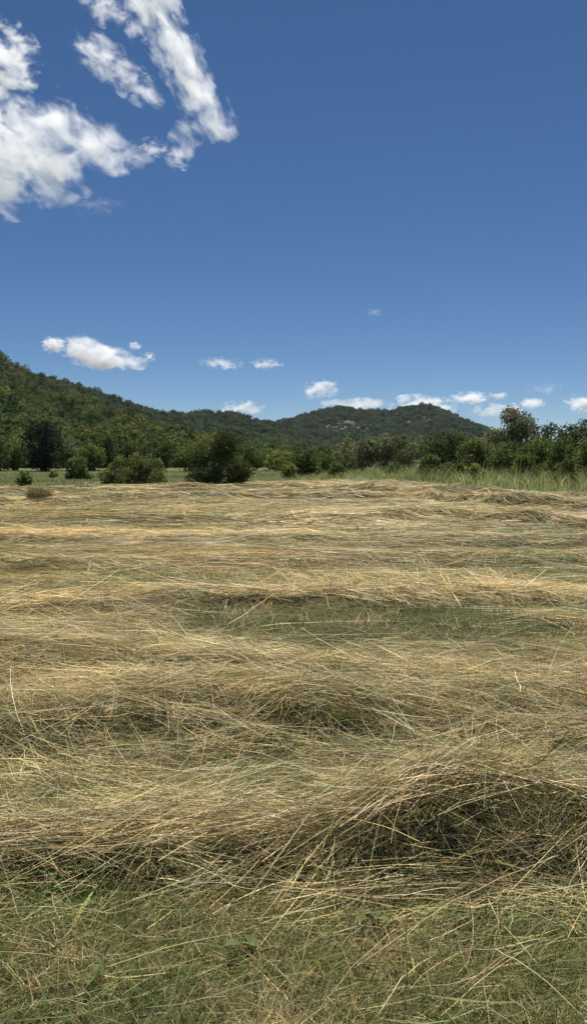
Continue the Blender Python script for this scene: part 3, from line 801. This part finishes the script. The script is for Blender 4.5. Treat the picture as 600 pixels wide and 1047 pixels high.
gch = []
for (d0, d1, dens, hr, wr) in [(1.5, 3.4, 9500, (.025, .10), (.0018, .004)), (3.4, 7, 1900, (.03, .11), (.0022, .0045)), (7, 16, 900, (.05, .15), (.004, .008)), (16, 50, 50, (.06, .16), (.012, .025))]:
    x, y = sample_band(d0, d1, dens, rng)
    ga = green_amt(x, y); k = (rng.uniform(0, 1, len(x)) < ga * .95 + .08) & (y < far_edge(x) + 1)
    x, y = x[k], y[k]; n = len(x)
    pt = fbm(x * 2.5, y * 2.5, 71, 3)
    c = palette(n, np.clip(.28 + (pt - .5) * 1.8, .03, .85), rng) * .95
    gch.append(blades(x, y, rng.uniform(*hr, n) * (.6 + .8 * pt), rng.uniform(*wr, n), rng.uniform(.2, 1.7, n), c, rng))
o = build('stubble_grass', gch, M_GRASS); tag(o, 'short green and brown grass growing through the stubble', 'grass', kind='stuff')

# meadow and tall grass beyond the mown field
x = rng.uniform(-45, 45, 240000); y = rng.uniform(15, 95, 240000)
e = far_edge(x); k = (y > e - .3) & (np.abs(x) < y * .46 + 1) & (rng.uniform(0, 1, len(x)) < np.clip(1.6 - (y - e) / 30, .25, 1)); x, y = x[k], y[k]; n = len(x)
right = sstep(-3, 4, x)
hgt = (.10 + .1 * rng.uniform(0, 1, n)) * (1 - right) + rng.uniform(.35, 1.15, n) * right * (.1 + 1.8 * fbm(x * .6, y * .6, 75, 3)) * (.55 + .45 * sstep(3, 10, x))
c = np.array([[.20, .25, .08], [.27, .30, .10], [.46, .44, .24], [.20, .235, .075]])[rng.integers(0, 4, n)] * rng.uniform(.7, 1.25, (n, 1)) * (.62 + .38 * right)[:, None] * (.45 + 1.1 * fbm(x * .35, y * .5, 77, 3))[:, None]
o = build('tall_grass', [blades(x, y, hgt, rng.uniform(.014, .034, n), rng.uniform(.2, 1.1, n), c, rng)], M_GRASS)
tag(o, 'uncut green meadow and tall grass at the field edge', 'grass', kind='stuff')

# dry tussock
tx, ty = ground_at(41, 516); e = empty('dry_tussock', (tx, ty, float(H(np.array([tx]), np.array([ty]))[0])))
tag(e, 'brown dry grass tussock standing in the stubble at far left', 'tussock')
n = 700; a = rng.uniform(0, 6.28, n); rr = np.sqrt(rng.uniform(0, 1, n)) * .42
c = np.array([.20, .165, .08]) * rng.uniform(.6, 1.3, (n, 1))
o = build('blades', [blades(np.cos(a) * rr, np.sin(a) * rr, rng.uniform(.25, .62, n) * (1.1 - rr), rng.uniform(.012, .025, n), rng.uniform(.2, .9, n), c, rng, hf=lambda x, y: x * 0)], M_GRASS, e); o['kind'] = 'stuff'

# ------------------------------------------------------------------ single dry stems in the foreground
STEMS = [((416, 1012), .0, (415, 908), .33, 'pale upright dry stem near the bottom right of centre'),
 ((336, 905), .05, (351, 778), .33, 'long thin dry stem standing left of the hay mound'),
 ((290, 1046), .0, (338, 890), .30, 'long pale dry stem slanting up from bottom centre'),
 ((318, 1040), .0, (398, 955), .16, 'short dry stem slanting right beside the bottom centre stem'),
 ((98, 1044), .0, (75, 985), .16, 'leaning dry stem near the bottom left corner'),
 ((505, 968), .06, (596, 1042), .05, 'pale dry stem lying towards the bottom right corner'),
 ((540, 985), .05, (598, 880), .30, 'upright dry stem close to the right edge'),
 ((362, 988), .02, (556, 880), .22, 'long dry stem crossing below the dark hollow'),
 ((440, 975), .04, (380, 1046), .02, 'dry stem lying at bottom right of centre'),
 ((175, 1030), .0, (235, 925), .22, 'thin dry stem slanting right at lower left'),
 ((50, 940), .0, (58, 960), .03, 'short broken dry stem at lower left'),
 ((555, 700), .1, (585, 640), .3, 'thin upright stem at right beside the green opening')]
for a, za, b, zb, lab in STEMS:
    p = Vector(ground_at(*a, za) + (za,)); q0 = ground_at(*b, zb); q = Vector(q0 + (zb,))
    p.z += float(gh(np.array([p.x]), np.array([p.y]))[0])
    e = empty('dry_grass_stem', p); tag(e, lab, 'grass stem', 'single dry stems in the foreground')
    v = q - p; sag = Vector((0, 0, .015 + .03 * v.length)); nseg = 8
    path = [v * (i / nseg) + sag * math.sin(math.pi * i / nseg) + Vector((rng.normal(), rng.normal(), rng.normal())) * .0025 for i in range(nseg + 1)]
    link('stalk', tubes_mesh('stalk', [tube(path, [.0021 - .0011 * i / nseg for i in range(nseg + 1)], 5)], M_STEM, (.62, .52, .29)), e)
    L = v.length; hd_ = [v * (1 + .03 * i) + sag * -.1 * i for i in range(4)]
    link('seed_head', tubes_mesh('seed_head', [tube(hd_, [.001, .0034, .003, .001], 6)], M_STEM, (.40, .33, .2)), e)

# small broad-leaved weeds
def leaf_mesh(L, Wd, seed, col):
    g = random.Random(seed); bm = bmesh.new(); rows = []
    lay = None
    for i in range(7):
        t = i / 6; w = Wd * math.sin(math.pi * min(.97, t * .93 + .05)) ** .8 * (1 + .12 * g.uniform(-1, 1))
        z = .25 * L * t * (1 - t) * 2 - .1 * L * t
        rows.append([bm.verts.new((-w / 2, L * t, z + .15 * w)), bm.verts.new((0, L * t, z)), bm.verts.new((w / 2, L * t, z + .15 * w))])
    for r0, r1 in zip(rows, rows[1:]):
        for k in range(2): bm.faces.new((r0[k], r0[k + 1], r1[k + 1], r1[k]))
    me = bpy.data.meshes.new('leaf'); bm.to_mesh(me); bm.free(); me.materials.append(M_GRASS)
    a = me.attributes.new('Col', 'FLOAT_COLOR', 'POINT')
    a.data.foreach_set('color', np.tile(np.array(list(col) + [1], np.float32), len(me.vertices)))
    return me
lm = [leaf_mesh(.075, .045, i, (.13 + .03 * i, .17 + .02 * i, .07)) for i in range(3)]
for (px, py, z, n, s, lab) in [(168, 795, .20, 7, 1.1, 'patch of broad pale green leaves on the nearest hay row'), (250, 962, .03, 3, .9, 'single small green leaf in the stubble at lower centre'),
                         (381, 941, .03, 3, .8, 'small green leaf plant below the hay mound'), (100, 1000, .03, 4, .6, 'tiny leafy weed in the stubble at lower left'), (150, 795, .2, 5, .9, 'smaller leafy sprig left of the broad leaf patch')]:
    x, y = ground_at(px, py, z); zz = float(H(np.array([x]), np.array([y]))[0]) + .03
    e = empty('broadleaf_weed', (x, y, zz)); tag(e, lab, 'weed', 'small leafy weeds in the hay')
    for j in range(n):
        o = link('leaf', lm[j % 3], e); o.rotation_euler = (rng.uniform(-.1, .5), rng.uniform(-.3, .3), j * 6.28 / n + rng.uniform(-.4, .4)); o.scale = (s, s, s)
        o.location = (rng.normal() * .012 * s, rng.normal() * .012 * s, rng.uniform(0, .02))

# ------------------------------------------------------------------ clouds
def cloud_mat(name, ells, size, dens, amp, thr, gain, seed, stretch):
    m, N, L = new_mat(name)
    tc = N.new('ShaderNodeTexCoord'); prev = None
    nz0 = N.new('ShaderNodeTexNoise'); nz0.inputs['Scale'].default_value = 4.0 / size; nz0.inputs['Detail'].default_value = 7
    nz0.inputs['Roughness'].default_value = .62; nz0.inputs['Distortion'].default_value = 0.4
    off = N.new('ShaderNodeVectorMath'); off.operation = 'ADD'; off.inputs[1].default_value = (seed * 371.3 * size / 100, seed * 91.7 * size / 100, 0)
    rotn = N.new('ShaderNodeVectorRotate'); rotn.rotation_type = 'Y_AXIS'; rotn.inputs['Angle'].default_value = -stretch[1]
    scn = N.new('ShaderNodeVectorMath'); scn.operation = 'MULTIPLY'; scn.inputs[1].default_value = (1 / stretch[0], .8, 1)
    L.new(tc.outputs['Object'], rotn.inputs[0]); L.new(rotn.outputs[0], scn.inputs[0]); L.new(scn.outputs[0], off.inputs[0]); L.new(off.outputs[0], nz0.inputs['Vector'])
    for (x, z, rx, ry, rz, an) in ells:
        s = N.new('ShaderNodeVectorMath'); s.operation = 'SUBTRACT'; s.inputs[1].default_value = (x, 0, z)
        ro = N.new('ShaderNodeVectorRotate'); ro.rotation_type = 'Y_AXIS'; ro.inputs['Angle'].default_value = an
        dv = N.new('ShaderNodeVectorMath'); dv.operation = 'DIVIDE'; dv.inputs[1].default_value = (rx, ry, rz)
        le = N.new('ShaderNodeVectorMath'); le.operation = 'LENGTH'
        ma = N.new('ShaderNodeMath'); ma.operation = 'SUBTRACT'; ma.inputs[0].default_value = 1
        L.new(tc.outputs['Object'], s.inputs[0]); L.new(s.outputs[0], ro.inputs[0]); L.new(ro.outputs[0], dv.inputs[0]); L.new(dv.outputs[0], le.inputs[0]); L.new(le.outputs['Value'], ma.inputs[1])
        if prev is None: prev = ma.outputs[0]
        else:
            mx = N.new('ShaderNodeMath'); mx.operation = 'MAXIMUM'; L.new(prev, mx.inputs[0]); L.new(ma.outputs[0], mx.inputs[1]); prev = mx.outputs[0]
    n1 = N.new('ShaderNodeMath'); n1.operation = 'MULTIPLY_ADD'; n1.inputs[1].default_value = amp; n1.inputs[2].default_value = -amp * .5 - thr
    L.new(nz0.outputs['Fac'], n1.inputs[0])
    ad = N.new('ShaderNodeMath'); ad.operation = 'ADD'; L.new(prev, ad.inputs[0]); L.new(n1.outputs[0], ad.inputs[1])
    gm = N.new('ShaderNodeMath'); gm.operation = 'MULTIPLY'; gm.use_clamp = True; gm.inputs[1].default_value = gain; L.new(ad.outputs[0], gm.inputs[0])
    dm = N.new('ShaderNodeMath'); dm.operation = 'MULTIPLY'; dm.inputs[1].default_value = dens; L.new(gm.outputs[0], dm.inputs[0])
    sc = N.new('ShaderNodeVolumeScatter'); sc.inputs['Color'].default_value = (.995, .995, .995, 1); sc.inputs['Anisotropy'].default_value = .35
    L.new(dm.outputs[0], sc.inputs['Density'])
    out = N.new('ShaderNodeOutputMaterial'); L.new(sc.outputs[0], out.inputs['Volume'])
    m.cycles.volume_step_rate = .35
    return m

def make_cloud(label, ells, tau=6, amp=4.2, thr=.42, gain=1.5, seed=1, stretch=(1.6, 0.0), base=1300):
    E = np.array([e[:4] for e in ells], float)
    cx = (E[:, 0].min() + E[:, 0].max()) / 2; cy_ = (E[:, 1].min() + E[:, 1].max()) / 2
    p = at_dist(cx, cy_, 1.0); el = (p.z - EYE)
    y = min(base / max(el, .03), 16000)
    c = at_dist(cx, cy_, y); k = y / FPX / math.cos(math.atan(el)) * .98
    out = []
    for (ex, ey, rx, ry, an) in ells:
        rx *= 1.3; ry *= 1.3
        out.append(((ex - cx) * k, (cy_ - ey) * k, rx * k, max(rx, ry) * .55 * k + min(rx, ry) * .25 * k, ry * k, -R(an)))
    bm = bmesh.new()
    for (x, z, rx, ry, rz, an) in out:
        mt = Matrix.Translation((x, 0, z)) @ Matrix.Rotation(-an, 4, 'Y') @ Matrix.Diagonal((rx, ry, rz, 1))
        bmesh.ops.create_icosphere(bm, subdivisions=3, radius=1.0, matrix=mt)
    me = bpy.data.meshes.new('cloud_raw'); bm.to_mesh(me); bm.free()
    o = link('cloud', me); o.location = c
    if len(out) > 1:
        md = o.modifiers.new('r', 'REMESH'); md.mode = 'VOXEL'; md.voxel_size = min(min(e[2], e[4]) for e in out) / 3.0
        dg = bpy.context.evaluated_depsgraph_get(); me2 = bpy.data.meshes.new_from_object(o.evaluated_get(dg))
        o.modifiers.clear(); o.data = me2; me2.name = 'cloud'; bpy.data.meshes.remove(me)
    size = max(max(e[2], e[4]) for e in out)
    mean = float(np.mean([e[3] for e in out]))
    o.data.materials.clear(); o.data.materials.append(cloud_mat('cloud_vapour', out, size, tau / (2 * mean), amp, thr, gain, seed, stretch))
    tag(o, label, 'cloud', 'white clouds in the blue sky')
    return o

CL = [
 ('largest white cloud filling the left edge high in the sky', [(6, 158, 58, 48, 0), (62, 132, 40, 24, 40), (98, 150, 42, 19, 15), (-20, 182, 58, 30, 0), (50, 165, 40, 34, 0)], 4.2, dict(seed=1, stretch=(1.5, R(32)))),
 ('small bright cloud cut by the left edge above the largest cloud', [(2, 62, 30, 30, 20), (-16, 80, 30, 34, 0)], 6, dict(seed=2)),
 ('tall ragged cloud leaning from the top edge left of centre', [(160, 12, 28, 30, 40), (178, 48, 40, 20, 60), (198, 90, 36, 20, 55), (212, 114, 22, 14, 20), (187, 132, 13, 15, 0), (165, -20, 30, 30, 0)], 3.4, dict(seed=3, stretch=(1.8, R(55)))),
 ('thin slanting wisp of cloud left of the tall ragged cloud', [(108, 62, 30, 15, 30), (136, 84, 26, 13, 30)], 3, dict(seed=4, stretch=(1.8, R(30)))),
 ('faint broken wisps below the tall ragged cloud', [(158, 153, 15, 9, 0), (180, 162, 12, 10, 30)], 1.6, dict(seed=5)),
 ('very faint low wisp under the largest cloud', [(98, 211, 26, 7, 0)], .45, dict(seed=6)),
 ('faint wisp of cloud at the very top left', [(106, 6, 22, 14, 30)], 2, dict(seed=7)),
 ('crisp white cumulus hanging over the left hill', [(84, 357, 20, 12, 10), (90, 351, 11, 8, 0), (108, 363, 26, 11, 14), (130, 370, 18, 8, 5), (104, 370, 30, 8, 5)], 5, dict(seed=8, gain=2.4, amp=2.6, thr=.3)),
 ('small puff left of the crisp cumulus', [(55, 353, 11, 8, 0)], 6, dict(seed=9, gain=2.4, amp=2.6, thr=.3)),
 ('tiny puff right of the crisp cumulus', [(138, 354, 7, 4.5, 0)], 4, dict(seed=10)),
 ('tiniest puff at the far right of the crisp cumulus', [(153, 365, 6, 4.5, 0)], 4, dict(seed=11)),
 ('thin flat streak of cloud left of the paired small streak', [(227, 372, 20, 6, 0)], 4, dict(seed=12)),
 ('small flat streak of cloud above the middle hill', [(272, 372, 14, 5.5, 0)], 4, dict(seed=13)),
 ('small two layered cloud above the far hill', [(327, 399, 18, 8.5, 0), (330, 393, 14, 5, 0)], 5, dict(seed=14)),
 ('low cloud peeping over the middle hill', [(247, 418, 22, 7.5, 0)], 5, dict(seed=15)),
 ('low cloud bank peeping over the far hill', [(364, 415, 36, 7, 0)], 5, dict(seed=16)),
 ('white cloud bank behind the rounded peak', [(430, 413, 32, 8.5, 0), (452, 419, 18, 7, 0)], 6, dict(seed=17)),
 ('flat white cloud right of the rounded peak', [(480, 407, 22, 6, 0), (511, 404.5, 13, 4, 0)], 6, dict(seed=18)),
 ('long low cloud behind the tallest airy tree', [(510, 420, 32, 7.5, 0), (540, 413, 19, 5, 0)], 5, dict(seed=19)),
 ('faint small cloud above the right trees', [(557, 398, 16, 6, 0)], .7, dict(seed=20)),
 ('small white cloud at the right edge', [(598, 413, 22, 9, 0)], 6, dict(seed=21)),
 ('tiny faint speck of cloud in the middle sky', [(383, 319, 9, 5, 0)], .4, dict(seed=22)),
]
for lab, ells, tau, kw in CL:
    make_cloud(lab, ells, tau=tau, **kw)

# ------------------------------------------------------------------ the summer air between here and the hills
bm = bmesh.new(); bmesh.ops.create_cube(bm, size=1.0, matrix=Matrix.Translation((0, 900, 60)) @ Matrix.Diagonal((16000, 4200, 130, 1)))
me = bpy.data.meshes.new('haze'); bm.to_mesh(me); bm.free()
m, N, L = new_mat('haze_air')
pv = N.new('ShaderNodeVolumePrincipled'); pv.inputs['Color'].default_value = (.78, .88, 1, 1); pv.inputs['Density'].default_value = 0.00004
pv.inputs['Anisotropy'].default_value = .2
L.new(pv.outputs[0], N.new('ShaderNodeOutputMaterial').inputs['Volume']); me.materials.append(m)
tag(link('haze', me), 'thin bluish summer haze over the field and hills', 'haze', kind='stuff')
